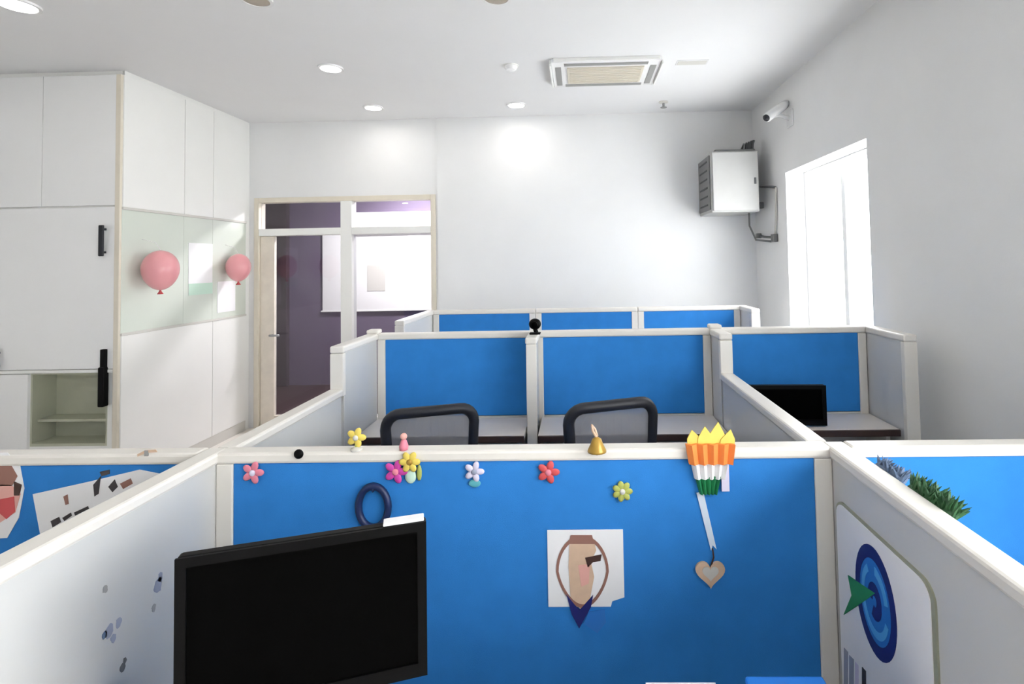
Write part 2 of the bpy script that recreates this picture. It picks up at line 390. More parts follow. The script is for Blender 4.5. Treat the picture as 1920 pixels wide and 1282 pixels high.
# ---------------------------------------------------------------- built-in storage on the left
t = thing('storage_cupboard', 'floor to ceiling white storage cupboard with black handles and an open grey-green niche', 'cupboard', (-4.3, YC+.3, 0))
fy = YC
cx1 = XC-.005
def cz(y, x=120): return hit(x, y, 'y', fy).z
def cxx(x, y=500): return hit(x, y, 'y', fy).x
n0, n1 = cxx(52, 760), cxx(197, 760); nz0, nz1 = .35, cz(700)
bandz = cz(388); xs = cxx(213, 600)
bm = bmesh.new()
ztop = H-.035
box(bm, (XWALL_L, fy+.5, 0), (cx1, fy+.56, ztop)); box(bm, (XWALL_L, fy+.02, nz1+.01), (cx1, fy+.5, ztop))
box(bm, (XWALL_L, fy+.02, 0), (n0, fy+.5, nz1+.01)); box(bm, (n1, fy+.02, 0), (cx1, fy+.5, nz1+.01)); box(bm, (n0, fy+.02, 0), (n1, fy+.5, nz0))
link('body', bm, 'offw', t)
B('top_infill', (XWALL_L, fy+.03, ztop), (cx1-.02, fy+.5, H), 'offw', t)
jx = cxx(78, 340)
top_doors = [(XWALL_L+.005, jx-.62), (jx-.616, jx-.002), (jx+.002, xs)]
for p, q in top_doors: B('top_door', (p, fy, bandz+.006), (q, fy+.02, ztop-.004), 'white', t, .002)
dx0 = -4.62
d = B('tall_door', (dx0+.002, fy-.002, nz1+.03), (xs, fy+.02, bandz-.006), 'white', t, .002)
def bar(par, x, za, zb, wd=.035):
    bm = bmesh.new(); box(bm, (x-wd/2, fy-.045, za), (x+wd/2, fy-.028, zb), .006)
    for zz in (za+.03, zb-.03): box(bm, (x-.008, fy-.03, zz-.008), (x+.008, fy, zz+.008))
    return link('handle', bm, 'softblack', par)
bar(d, cxx(198, 450), cz(482), cz(424))
d2 = B('tall_door', (XWALL_L+.005, fy-.002, nz1+.03), (dx0-.002, fy+.02, bandz-.006), 'white', t, .002)
bar(d2, cxx(-1, 670), cz(692), cz(652))
B('rail', (XWALL_L+.005, fy-.004, nz1+.002), (xs, fy+.02, nz1+.026), 'offw', t, .003)
B('low_door', (XWALL_L+.005, fy, .1), (n0-.52, fy+.02, nz1-.004), 'white', t, .002)
B('low_door', (n0-.516, fy, .1), (n0-.004, fy+.02, nz1-.004), 'white', t, .002)
ni = B('niche', (n0, fy+.2, nz0), (n1, fy+.26, nz1), 'niche', t)
B('niche_side', (n0, fy+.02, nz0), (n0+.014, fy+.2, nz1), 'niche', ni); B('niche_side', (n1-.014, fy+.02, nz0), (n1, fy+.2, nz1), 'niche', ni)
B('niche_top', (n0+.014, fy+.02, nz1-.012), (n1-.014, fy+.2, nz1), 'niche', ni)
sz = cz(790)
B('niche_shelf', (n0+.014, fy+.06, sz-.02), (n1-.014, fy+.2, sz), 'niche', ni)
B('niche_floor', (n0+.014, fy+.02, nz0), (n1-.014, fy+.2, nz0+.02), 'niche', ni)
bm = bmesh.new(); xx = cxx(197, 700); box(bm, (xx-.022, fy-.04, cz(762)), (xx+.022, fy+.01, cz(688)), .008); box(bm, (xx-.016, fy-.03, cz(690)), (xx+.02, fy, cz(655)), .006)
link('latch', bm, 'black', t)
B('corner_post', (xs+.002, fy-.006, 0), (cx1, fy+.5, ztop-.003), 'beige', t, .003)
B('plinth', (XWALL_L, fy+.01, 0), (n1, fy+.05, .1), 'lgrey', t)

# glazed side wall that runs from the cupboard back to the doorway
ws = struct(B('wall_cabin', (XC-.06, YC+.56, 0), (XC-.012, YB, H), 'offw'))
sx0, sx1 = YC+.012, YB-.07
js = [sx0] + [hit(px_, 300, 'x', XC).y for px_ in (346, 400)] + [sx1]
zu = lambda y: hit(350, y, 'x', XC).z
z_mid1, z_mid0 = zu(404), zu(608)
for p, q in zip(js, js[1:]):
    B('upper_panel', (XC-.012, p+.003, z_mid1+.01), (XC+.004, q-.003, H-.035), 'offw', ws, .002)
    B('glazing_pane', (XC-.012, p+.001, z_mid0+.01), (XC-.002, q-.001, z_mid1-.01), 'pane', ws, .001)
for p, q in ((js[0], js[2]), (js[2], js[3])):
    B('lower_panel', (XC-.012, p+.003, .1), (XC+.004, q-.003, z_mid0-.01), 'offw', ws, .002)
B('glazing_rail', (XC-.012, sx0, z_mid1-.01), (XC+.008, sx1, z_mid1+.01), 'lgrey', ws, .002)
B('glazing_rail', (XC-.012, sx0, z_mid0-.01), (XC+.008, sx1, z_mid0+.01), 'lgrey', ws, .002)
B('kick_board', (XC-.012, sx0, 0), (XC, sx1, .1), 'lgrey', ws)
struct(B('trim_2', (XC-.012, YC+.03, H-.035), (XC-.008, sx1, H), 'offw'))
# balloons and notices on the glazing
def balloon(x, y, r, label):
    c = hit(x, y, 'x', XC+r+.005)
    t = thing('balloon', label, 'balloon', (c.x, c.y, c.z-r*1.25), 0, 'pink balloons')
    bm = bmesh.new(); prof = []
    for i in range(15):
        a = math.pi*i/14; rr = r*.86*math.sin(a); z = -r*math.cos(a)
        if z < 0: z *= 1.15; rr *= 1-.12*(-z/r)**2*.6
        prof.append((max(rr, .001), z))
    lathe(bm, prof, c, 24); link('skin', bm, 'pink', t, smooth=True)
    bm = bmesh.new(); lathe(bm, [(.022, -r*1.15-.03), (.006, -r*1.15-.004), (.012, -r*1.15+.012)], c, 12); link('knot', bm, 'red', t, smooth=True)
    bm = bmesh.new(); tube(bm, [c+Vector((0, 0, r)), c+Vector((-.04, 0, r+.06)), Vector((XC-.001, c.y, c.z+r+.09))], .002, 6); link('string', bm, 'paper', t)
balloon(301, 504, .145, 'pink balloon fixed to the glazing beside the storage cupboard')
balloon(447, 500, .125, 'pink balloon fixed to the glazing close to the doorway')
def sidepaper(x0, y0, x1, y1, label, extra=None):
    a, b2 = hit(x0, y0, 'x', XC+.002), hit(x1, y1, 'x', XC+.002)
    t = thing('notice', label, 'notice', (XC, (a.y+b2.y)/2, min(a.z, b2.z)))
    B('sheet', (XC-.002, a.y, b2.z), (XC+.003, b2.y, a.z), 'paper', t)
    if extra:
        h0 = (a.z-b2.z)
        B('printed_band', (XC+.003, a.y, b2.z), (XC+.0045, b2.y, b2.z+h0*.22), extra, t)
sidepaper(354, 455, 398, 550, 'tall white notice with a pale green foot between the two balloons', 'lgreen')
sidepaper(408, 528, 441, 582, 'small white notice under the balloon by the doorway')

# ---------------------------------------------------------------- cubicle partitions
def rcap(bm, lo, hi):
    return box(bm, lo, hi, .009)
def row_partition(label, x0, x1, y, ztop, blue_z0, group='blue fabric cubicle partitions', post=.045, cat='partition'):
    """partition running along x, its near face at y"""
    t = thing('cubicle_partition', label, cat, ((x0+x1)/2, y+PT/2, 0), 0, group)
    zt = ztop-CAPH
    box_ = lambda nm, lo, hi, mt, bev=0: B(nm, lo, hi, mt, t, bev)
    box_('core', (x0+post*.5, y+.012, .06), (x1-post*.5, y+PT-.012, zt), 'lam2')
    for a_, b2 in ((x0, x0+post), (x1-post, x1)): box_('post', (a_, y-.004, 0), (b2, y+PT+.004, zt), 'cap', .004)
    box_('fabric_panel', (x0+post, y, blue_z0), (x1-post, y+.012, zt), 'blue', .003)
    box_('fabric_panel', (x0+post, y+PT-.012, blue_z0), (x1-post, y+PT, zt), 'blue', .003)
    if blue_z0 > .2:
        box_('lower_panel', (x0+post, y, .1), (x1-post, y+.012, blue_z0-.004), 'lam2', .003)
        box_('lower_panel', (x0+post, y+PT-.012, .1), (x1-post, y+PT, blue_z0-.004), 'lam2', .003)
    box_('base_rail', (x0+post, y-.002, .03), (x1-post, y+PT+.002, .096), 'lgrey', .003)
    bm = bmesh.new(); rcap(bm, (x0-.0, y-.008, zt), (x1+.0, y+PT+.008, ztop)); link('cap', bm, 'cap', t)
    return t
def side_partition(label, x, y0, y1, ztop, yraise=None, zr=None, x_off=0, group='grey laminate side partitions'):
    """partition running along y, centred on x; raised from yraise on"""
    t = thing('side_partition', label, 'partition', (x, (y0+y1)/2, 0), 0, group)
    h = PT/2; zt = ztop-CAPH; ye = yraise or y1
    if ye > y0+.02:
        for s_ in (-1, 1):
            B('laminate_panel', (x-h if s_ < 0 else x+h-.012, y0+.02, .1), (x-h+.012 if s_ < 0 else x+h, ye-.001, zt), 'lam', t, .002)
        bm = bmesh.new(); rcap(bm, (x-h-.01, y0, zt), (x+h+.01, ye, ztop)); link('cap', bm, 'cap', t)
        B('core', (x-h+.012, y0+.02, .06), (x+h-.012, ye, zt), 'lam2', t)
        B('end_post', (x-h, y0, 0), (x+h, y0+.02, zt), 'cap', t, .003)
    if yraise:
        zz = zr-CAPH
        for s_ in (-1, 1):
            B('raised_panel', (x-h if s_ < 0 else x+h-.012, ye+.03, .1), (x-h+.012 if s_ < 0 else x+h, y1, zz), 'lam', t, .002)
        B('raised_core', (x-h+.012, ye+.03, .06), (x+h-.012, y1, zz), 'lam2', t)
        B('end_trim', (x-h-.008, ye, 0 if ye <= y0+.02 else zt), (x+h+.008, ye+.03, zz), 'cap', t, .004)
        bm = bmesh.new(); rcap(bm, (x-h-.01, ye, zz), (x+h+.01, y1, zr)); link('raised_cap', bm, 'cap', t)
    B('base_rail', (x-h-.002, y0+.02, .03), (x+h+.002, y1, .096), 'lgrey', t, .003)
    return t
SPL, SPR = XL-.05, XR+.05                                # centre lines of the side partitions
SPLN, SPRN = XL-.073, XR+.097                            # ... of the two beside the near desk
# the first row
row_partition('wide blue fabric partition behind the black computer monitor', SPLN+PT/2+.001, SPRN-PT/2-.001, Y1, ZL, .12, post=.055)
row_partition('blue fabric partition with papers pinned on it', -3.1, SPLN-PT/2-.011, Y1, ZL, .12)
row_partition('plain blue fabric partition running up to the window wall', SPRN+PT/2+.011, XW-.04, Y1, ZL, .12)
side_partition('grey side partition with faint marks beside the black monitor', SPLN, -.9, Y1+PT, ZL)
side_partition('grey side partition carrying the white board with the round blue logo', SPRN, -.9, Y1+PT, ZL)
# between first and second row
side_partition('grey side partition with a raised far end, nearer the doorway', SPL, Y1+PT+.002, Y2, ZL, YSL, ZH)
side_partition('grey side partition with a raised far end, between the mesh chairs and the dark corner monitor', SPR, Y1+PT+.002, Y2, ZL, YSR, ZH)
XM = hit(1004, 700, 'y', Y2).x
bz2 = hit(1150, 776, 'y', Y2).z
XE = hit(1611, 700, 'y', Y2).x
row_partition('blue fabric partition facing the mesh chair nearer the doorway', XL-.022, XM-.001, Y2, ZH, bz2)
row_partition('blue fabric partition facing the mesh chair nearer the window', XM+.001, XR+.022, Y2, ZH, bz2)
row_partition('blue fabric partition behind the dark corner monitor', XR+.024, XE+.045, Y2, ZH, bz2)
side_partition('short raised grey end partition against the window wall', XE+.05+PT/2, YSL+.1, Y2+PT, ZL, YSL+.1, ZH)
t = thing('desk_divider', 'narrow upright white divider between the two mesh chairs', 'partition', (XM, Y2-.12, 0))
B('divider_panel', (XM-.02, Y2-.23, .1), (XM+.02, Y2-.01, ZH-CAPH), 'lam', t, .003)
B('divider_trim', (XM-.027, Y2-.25, 0), (XM+.027, Y2-.23, ZH-CAPH), 'cap', t, .004)
bm = bmesh.new(); rcap(bm, (XM-.03, Y2-.255, ZH-CAPH), (XM+.03, Y2-.01, ZH)); link('cap', bm, 'cap', t)
# corner knobs on the second row
for nm, xx, lab in (('post_cap', SPL, 'white rounded post cap on the raised partition corner nearer the doorway'), ('post_cap', SPR, 'white rounded post cap on the raised partition corner in front of the window')):
    bm = bmesh.new(); box(bm, (xx-.035, Y2-.01, ZH-.004), (xx+.035, Y2+.06, ZH+.022), .01)
    tag(link(nm, bm, 'cap'), lab, 'post cap')
# third row
xa = [hit(v, 600, 'y', Y3).x for v in (812, 1004, 1196, 1388)]
for i, lab in enumerate(('far blue fabric partition closest to the doorway', 'far blue fabric partition in the middle of the last row', 'far blue fabric partition closest to the corner rack')):
    row_partition(lab, xa[i]+.001, xa[i+1]-.001, Y3, ZH, .7, post=.05)
side_partition('grey end partition of the last row, on the doorway side', xa[0]-.03, Y3-.75, Y3+PT, ZL, Y3-.75, ZH)
side_partition('grey end partition of the last row, below the corner rack', xa[3]+.03, Y3-.3, Y3+PT, ZL, Y3-.3, ZH)

# ---------------------------------------------------------------- desks of the second row
def desk(label, x0, x1, y0, y1, z, legs=True):
    t = thing('desk', label, 'desk', ((x0+x1)/2, (y0+y1)/2, 0))
    B('worktop', (x0, y0+.012, z-.025), (x1, y1, z), 'desk', t, .003)
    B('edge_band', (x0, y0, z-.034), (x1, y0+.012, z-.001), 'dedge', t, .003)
    for xx in (x0+.02, x1-.045): B('leg_panel', (xx, y0+.06, 0), (xx+.025, y1-.02, z-.025), 'lam2', t, .002)
    B('modesty_panel', (x0+.045, y1-.04, .35), (x1-.045, y1-.025, z-.025), 'lam2', t, .002)
    return t
DZ = hit(900, 782, 'y', Y2).z
yd = hit(940, 818, 'z', DZ).y
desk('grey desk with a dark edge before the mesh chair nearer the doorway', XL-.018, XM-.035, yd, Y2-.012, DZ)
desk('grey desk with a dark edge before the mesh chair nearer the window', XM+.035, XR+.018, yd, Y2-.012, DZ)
yd2 = hit(1640, 806, 'z', DZ).y
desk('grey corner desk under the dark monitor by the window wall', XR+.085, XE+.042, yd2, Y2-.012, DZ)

# ---------------------------------------------------------------- chairs
def rrect(wt, wb, h, r, n=6):
    """rounded trapezoid outline, centred, z from 0 to h"""
    pts = []
    for cx_, cz_, a0 in ((wt/2-r, h-r, 0), (-wt/2+r, h-r, 90), (-wb/2+r, r, 180), (wb/2-r, r, 270)):
        for i in range(n+1):
            a = math.radians(a0+90*i/n); pts.append((cx_+r*math.cos(a), cz_+r*math.sin(a)))
    return pts
def make_chair(label, loc, rotz, group, ztop):
    t = thing('office_chair', label, 'chair', loc, rotz, group)
    L = dict(parent=t, local=True)
    def curve(x, z): return -.2 - .06*(z/.5)*(.3) + .12*(x/.22)**2*.35      # back bows towards the sitter
    zb = ztop-.5
    out = rrect(.40, .36, .5, .07)
    pts = [(x, curve(x, z), zb+z) for x, z in out]
    fr = link('backrest_frame', tube(bmesh.new(), pts, .025, 10, closed=True), 'softblack', smooth=True, **L)
    bm = bmesh.new(); nx, nz = 10, 10; grid = []
    for j in range(nz+1):
        row = []
        for i in range(nx+1):
            z = .02+.46*j/nz; half = (.36+(.40-.36)*z/.5)/2-.012
            if z < .07: half -= .05*(1-(z/.07))
            if z > .43: half -= .05*((z-.43)/.07)
            x = -half+2*half*i/nx
            row.append(bm.verts.new((x, curve(x, z), zb+z)))
        grid.append(row)
    for j in range(nz):
        for i in range(nx): bm.faces.new((grid[j][i], grid[j][i+1], grid[j+1][i+1], grid[j+1][i]))
    link('mesh_back', bm, 'mesh', **L)
    bm = bmesh.new(); box(bm, (-.15, -.255, zb+.14), (.15, -.225, zb+.2), .01); link('lumbar_bar', bm, 'black', **L)
    bm = bmesh.new(); tube(bm, [(0, -.24, zb+.16), (0, -.27, zb+.02), (0, -.22, .43), (0, -.05, .42)], .022, 8); link('back_spine', bm, 'black', smooth=True, **L)
    bm = bmesh.new(); box(bm, (-.23, -.2, .44), (.23, .26, .51), .03); link('seat', bm, 'fabric', **L)
    for s_ in (-1, 1):
        bm = bmesh.new(); tube(bm, [(s_*.2, -.02, .43), (s_*.27, -.02, .45), (s_*.28, -.02, .62)], .014, 8); ar = link('armrest_post', bm, 'black', smooth=True, **L)
        bm = bmesh.new(); box(bm, (s_*.28-.035, -.14, .62), (s_*.28+.035, .12, .65), .012); link('armrest_pad', bm, 'black', **L)
    bm = bmesh.new(); tube(bm, [(0, 0, .09), (0, 0, .25), (0, 0, .44)], .025, 10); link('gas_column', bm, 'dmetal', smooth=True, **L)
    for k in range(5):
        a = 2*math.pi*k/5+.3; c, s_ = math.cos(a), math.sin(a)
        bm = bmesh.new(); tube(bm, [(0, 0, .12), (c*.14, s_*.14, .1), (c*.28, s_*.28, .075)], [.028, .024, .016], 8); lg = link('leg', bm, 'black', smooth=True, **L)
        bm = bmesh.new(); tube(bm, [(c*.27-s_*.02, s_*.27+c*.02, .027), (c*.27+s_*.02, s_*.27-c*.02, .027)], .027, 12); link('caster', bm, 'softblack', **L)
    return t
def chair_at(px_x, px_top, Y):
    p = hit(px_x, px_top, 'y', Y); return p
YCH = 2.42
p = chair_at(756, 774, YCH)
ZT = p.z
ch = make_chair('black mesh office chair nearer the doorway', (p.x+.06, YCH+.22, 0), .3, 'black mesh office chairs', ZT)
p2 = chair_at(1096, 762, YCH-.1)
ch2 = make_chair('black mesh office chair nearer the window', (p2.x+.06, YCH+.11, 0), .33, 'black mesh office chairs', p2.z)

# ---------------------------------------------------------------- monitors
def monitor(label, pl, pr, z0, z1, deskz, group=None, lift=True):
    """screen between points pl and pr (top corners, seen from the front, left to right)"""
    c = (Vector(pl)+Vector(pr))/2; wd = (Vector(pr)-Vector(pl)).length; ang = math.atan2(pr[1]-pl[1], pr[0]-pl[0])
    t = thing('computer_monitor', label, 'monitor', (c.x, c.y, deskz), ang, group)
    L = dict(parent=t, local=True); a, b2 = z0-deskz, z1-deskz
    bm = bmesh.new(); box(bm, (-wd/2, 0, a), (wd/2, .028, b2), .006); hs = link('housing', bm, 'black', **L)
    bm = bmesh.new(); box(bm, (-wd*.36, .028, a+.05), (wd*.36, .06, b2-.05), .014); link('rear_bulge', bm, 'black', **L)
    bz = .02
    ringshape(bm := bmesh.new(), [(-wd/2, a), (wd/2, a), (wd/2, b2), (-wd/2, b2)], [(-wd/2+bz, a+bz*1.5), (wd/2-bz, a+bz*1.5), (wd/2-bz, b2-bz), (-wd/2+bz, b2-bz)], (0, .001, 0), EX, EZ, -EY, .006)
    link('bezel', bm, 'black', **L)
    bm = bmesh.new(); box(bm, (-wd/2+bz, -.001, a+bz*1.5), (wd/2-bz, .002, b2-bz)); link('screen', bm, 'screen', **L)
    bm = bmesh.new(); box(bm, (-.035, .055, .012), (.035, .08, a+(b2-a)*.5), .006); link('stand_neck', bm, 'black', **L)
    bm = bmesh.new(); lathe(bm, [(.11, 0), (.11, .008), (.05, .016)], (0, .06, 0), 24); link('stand_base', bm, 'black', **L)
    return t, c, ang
# the near monitor: its top corners share one height; that height follows from a 0.34 m tall case
best = None
for i in range(300):
    Z = 1.2-.001*i*1.5
    r_ = hit(799, 976, 'z', Z)
    zb_ = hit(806, 1262, 'y', r_.y).z
    e = abs((Z-zb_)-.345)
    if best is None or e < best[0]: best = (e, Z, zb_)
_, MZ1, MZ0 = best
ml, mr = hit(329, 1047, 'z', MZ1), hit(799, 976, 'z', MZ1)
MDZ = MZ0-.07
mon, mc, mang = monitor('large black computer monitor angled on the desk before the wide blue partition', ml, mr, MZ0, MZ1, MDZ)
print('monitor', ml, mr, MZ0, MZ1)
# desk that carries it
yfar = max(.5, hit(900, 1290, 'z', MDZ).y)
yfar = max(yfar, mc.y+.04)
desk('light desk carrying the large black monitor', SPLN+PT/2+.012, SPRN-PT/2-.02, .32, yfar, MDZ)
print('desk far', yfar, 'z', MDZ, 'row2 desk z', DZ, yd, yd2, 'chair', ZT, p2.z)
# narrow white strip along the monitor's top edge
u = (mr-ml).normalized(); ps = ml+u*((mr-ml).length*.9)
bm = bmesh.new(); box(bm, (-.045, .0, 0), (.045, .03, .006), .002)
bmesh.ops.transform(bm, matrix=Matrix.Translation((ps.x, ps.y, MZ1)) @ Matrix.Rotation(mang, 4, 'Z'), verts=bm.verts)
tag(link('white_strip', bm, 'paper'), 'narrow white strip along the top edge of the large monitor', 'paper')
# corner monitor
ym = yd2+.055
q = hit(1548, 722, 'y', ym)
monitor('dark monitor on the corner desk beside the window wall', (q.x-.47, ym+.02, 0), (q.x, ym, 0), DZ+.008, q.z, DZ)

# ---------------------------------------------------------------- small things on the wide blue partition
FYD = Y1-.001
def sq(x, y, dy=0): return hit(x, y, 'y', FYD-dy)
K = sq(1000, 950); K2 = sq(1010, 950); PPM = 10/(K2.x-K.x)          # pixels per metre on the panel
def petals(bm, c, r, n, pr, flat=.35, a0=0):
    for k in range(n):
        a = a0+2*math.pi*k/n
        ball(bm, (c.x+r*math.cos(a), c.y, c.z+r*math.sin(a)), pr, 1.25, flat, .8, 10, Matrix.Rotation(-a, 4, 'Y'))
    return bm
def blossom(name, label, x, y, rpx, mp, mc_, n=5, cat='ornament', dy=.0, group=None):
    r = rpx/PPM; c = sq(x, y, r*.22+dy)
    t = thing(name, label, cat, (c.x, c.y, c.z-r), 0, group)
    link('petals', petals(bmesh.new(), c, r*.58, n, r*.42), mp, t, smooth=True)
    link('centre', ball(bmesh.new(), c+Vector((0, -r*.1, 0)), r*.3, 1, .6, 1), mc_, t, smooth=True)
    return t
blossom('flower_sticker', 'pale pink flower sticker on the blue panel beside its post', 474, 886, 20, 'rose', 'lilac')
blossom('flower_sticker', 'magenta flower sticker on the wide blue panel', 742, 884, 21, 'magenta', 'rose')
t = blossom('flower_sticker', 'yellow flower sticker with white leaf beside the magenta one', 768, 866, 19, 'yellow', 'gold', 6, dy=.006)
c = sq(770, 893, .004); link('leaf', ball(bmesh.new(), c, 12/PPM, .9, .3, 1.1), 'lgreen', t, smooth=True)
c = sq(786, 886, .004); link('leaf', ball(bmesh.new(), c, 10/PPM, .5, .3, 1.5), 'ygreen', t, smooth=True)
t = blossom('flower_sticker', 'white flower sticker with a teal foot on the wide blue panel', 889, 884, 18, 'lilac', 'ink')
c = sq(890, 906, .004); link('leaf', ball(bmesh.new(), c, 9/PPM, 1.3, .3, .8), 'teal', t, smooth=True)
blossom('flower_sticker', 'red flower sticker with pink centre on the wide blue panel', 1028, 885, 20, 'red', 'rose')
blossom('flower_sticker', 'yellow-green round flower sticker above the picture card', 1167, 921, 18, 'ygreen', 'lgrey', 7)
# things fixed on the cap
capf = lambda x, y, dy=.0: hit(x, y, 'y', Y1-.008-dy)
c = capf(560, 851, .003); t = thing('push_pin', 'small black push pin on the partition cap', 'push pin', (c.x, c.y, c.z-.014))
link('head', ball(bmesh.new(), c, 9/PPM, 1, .6, 1), 'black', t, smooth=True)
link('needle', tube(bmesh.new(), [c, c+Vector((0, .02, 0))], .002, 6), 'metal', t)
c = hit(668, 820, 'y', Y1+.01); t = thing('toy_flower', 'small yellow toy flower standing on the partition cap', 'ornament', (c.x, c.y, ZL))
link('petals', petals(bmesh.new(), c, .016, 5, .014, .5), 'yellow', t, smooth=True); link('centre', ball(bmesh.new(), c+Vector((0, -.006, 0)), .009), 'lgrey', t, smooth=True)
link('stem', tube(bmesh.new(), [c, (c.x, c.y, ZL-.004)], .005, 8), 'ygreen', t)
link('foot', lathe(bmesh.new(), [(.018, 0), (.018, .006), (.006, .012)], (c.x, c.y, ZL-.001), 16), 'lgrey', t)
c = hit(757, 826, 'y', Y1+.01); t = thing('toy_figure', 'small pale pink toy figure standing on the partition cap', 'ornament', (c.x, c.y, ZL))
link('body', lathe(bmesh.new(), [(.013, 0), (.015, .012), (.009, .03), (.004, .036)], (c.x, c.y, ZL-.001), 16), 'rose', t, smooth=True)
link('head', ball(bmesh.new(), (c.x, c.y, ZL+.042), .011), 'skin', t, smooth=True)
c = hit(1119, 832, 'y', Y1-.022); t = thing('bell_ornament', 'small gold bell with a pointed loop on the partition cap', 'ornament', (c.x, c.y, c.z-.03))
link('bell', lathe(bmesh.new(), [(.03, -.024), (.029, -.018), (.02, 0), (.014, .016), (.004, .022)], c, 18), 'gold', t, smooth=True)
link('clapper', ball(bmesh.new(), c+Vector((0, 0, -.026)), .009), 'dbrown', t, smooth=True)
link('loop', tube(bmesh.new(), [c+Vector((0, 0, .02)), c+Vector((-.012, 0, .04)), c+Vector((-.014, .01, .055)), c+Vector((-.004, .016, .04)), c+Vector((.002, .012, .02))], .004, 8), 'tan', t, smooth=True)
# navy ring hung on the panel
c = sq(700, 950, .012); t = thing('hanging_ring', 'dark navy rubber ring hanging on the blue panel behind the monitor', 'ring', (c.x, c.y, c.z-.09))
rx, rz = 28/PPM, 38/PPM
link('loop', tube(bmesh.new(), [(c.x+rx*math.cos(a), c.y, c.z+rz*math.sin(a)) for a in [2*math.pi*i/32 for i in range(32)]], .0115, 10, closed=True), 'navyring', t, smooth=True)
link('hook', tube(bmesh.new(), [(c.x, c.y+.014, c.z+rz-.012), (c.x, c.y-.004, c.z+rz-.014), (c.x, c.y-.008, c.z+rz-.004)], .004, 8), 'navyring', t, smooth=True)
# picture card with the oval drawing
a, b2 = sq(1026, 993), sq(1171, 1136)
t = thing('picture_card', 'white card with an oval brown and pink drawing whose navy tip hangs below', 'picture', ((a.x+b2.x)/2, Y1, b2.z-.07))
wq, hq = b2.x-a.x, a.z-b2.z
o = Vector((a.x, FYD, b2.z)); N = -EY
prism(bm := bmesh.new(), [(0, 0), (wq*.82, 0), (wq*.84, hq*.07), (wq, hq*.12), (wq, hq), (0, hq)], o, EX, EZ, N, .0025); link('card', bm, 'paper', t)
def P(x, y): p_ = sq(x, y); return (p_.x-o.x, p_.z-o.z)
def flat(nm, pts, mt, lvl, th=.0012):
    return link(nm, prism(bmesh.new(), [P(*q_) for q_ in pts], o, EX, EZ, N*1, .0026+.0012*lvl), mt, t)
oc = P(1092, 1070); orx, orz = 49/PPM, 66/PPM
def ov(s, n=36, drop=1.0): return [(oc[0]+orx*s*math.cos(2*math.pi*i/n)*(1 if math.sin(2*math.pi*i/n) > 0 else 1-.22*abs(math.sin(2*math.pi*i/n))), oc[1]+orz*s*math.sin(2*math.pi*i/n)) for i in range(n)]
link('printed_oval', ringshape(bmesh.new(), ov(1.0), ov(.9), o, EX, EZ, N, .0045), 'brown', t)
flat('printed_figure', [(1068, 1010), (1112, 1008), (1118, 1030), (1108, 1052), (1114, 1080), (1106, 1122), (1088, 1140), (1070, 1122), (1066, 1060)], 'tan', 1)
flat('printed_band', [(1070, 1002), (1110, 1002), (1114, 1018), (1066, 1018)], 'brown', 2)
flat('printed_patch', [(1084, 1058), (1106, 1056), (1104, 1092), (1090, 1098)], 'skin', 2)
flat('printed_patch', [(1097, 1044), (1128, 1038), (1126, 1050), (1112, 1052), (1102, 1062)], 'dbrown', 2)
flat('navy_tip', [(1062, 1112), (1086, 1142), (1112, 1114), (1108, 1136), (1086, 1176), (1072, 1150)], 'navy', 2)
flat('printed_patch', [(1094, 1168), (1104, 1146), (1134, 1142), (1136, 1166), (1120, 1186)], 'mblue', 0)
# tricolour rosette, ribbon, heart
def pleat(nm, x0, x1, y0, y1, mt, par, dy, taper=0, n=9):
    a, b2 = sq(x0, y0), sq(x1, y1); bm = bmesh.new(); V = []
    for i in range(n+1):
        f = i/n; yo = FYD-dy-(.012 if i % 2 else 0)
        xt = a.x+(b2.x-a.x)*f; xm = (a.x+b2.x)/2; xb_ = xm+(xt-xm)*(1-taper)
        V.append([bm.verts.new((xt, yo, a.z)), bm.verts.new((xb_, yo, b2.z)), bm.verts.new((xt, yo+.012, a.z)), bm.verts.new((xb_, yo+.012, b2.z))])
    for p_, q_ in zip(V, V[1:]):
        bm.faces.new((p_[0], q_[0], q_[1], p_[1])); bm.faces.new((p_[2], p_[3], q_[3], q_[2])); bm.faces.new((p_[0], p_[2], q_[2], q_[0])); bm.faces.new((p_[1], q_[1], q_[3], p_[3]))
    bm.faces.new((V[0][0], V[0][1], V[0][3], V[0][2])); bm.faces.new((V[-1][0], V[-1][2], V[-1][3], V[-1][1]))
    return link(nm, bm, mt, par)
c = sq(1330, 925); t = thing('tricolour_rosette', 'pleated orange, white and green rosette with yellow crown on the partition cap', 'rosette', (c.x, Y1-.02, c.z))
for k, (px_, tip, wd_) in enumerate(((1303, 803, 15), (1322, 796, 16), (1342, 788, 17), (1360, 802, 14))):
    a, b2, c_ = sq(px_-wd_, 838), sq(px_+wd_, 838), sq(px_+(k-1.5)*5, tip)
    bm = bmesh.new(); prism(bm, [(a.x, a.z), ((a.x*2+c_.x)/3-.006, (a.z+c_.z)/2), (c_.x, c_.z), ((b2.x*2+c_.x)/3+.006, (b2.z+c_.z)/2), (b2.x, b2.z)], (0, FYD-.01-.003*(k % 2), 0), EX, EZ, -EY, .004)
    link('crown_petal', bm, 'yellow', t)
pleat('orange_band', 1283, 1374, 828, 864, 'orange', t, .024, .12)
pleat('white_band', 1294, 1362, 862, 894, 'paper', t, .012, .18)
pleat('green_band', 1302, 1350, 890, 924, 'green', t, .006, .35)
a, b2 = sq(1350, 862), sq(1366, 918); B('side_tail', (a.x, FYD-.012, b2.z), (b2.x, FYD-.008, a.z), 'lilac', t)
a, b2 = sq(1312, 922), sq(1338, 1030); dv = (b2-a); ln = dv.length; dv.normalize(); pv = Vector((-dv.z, 0, dv.x))
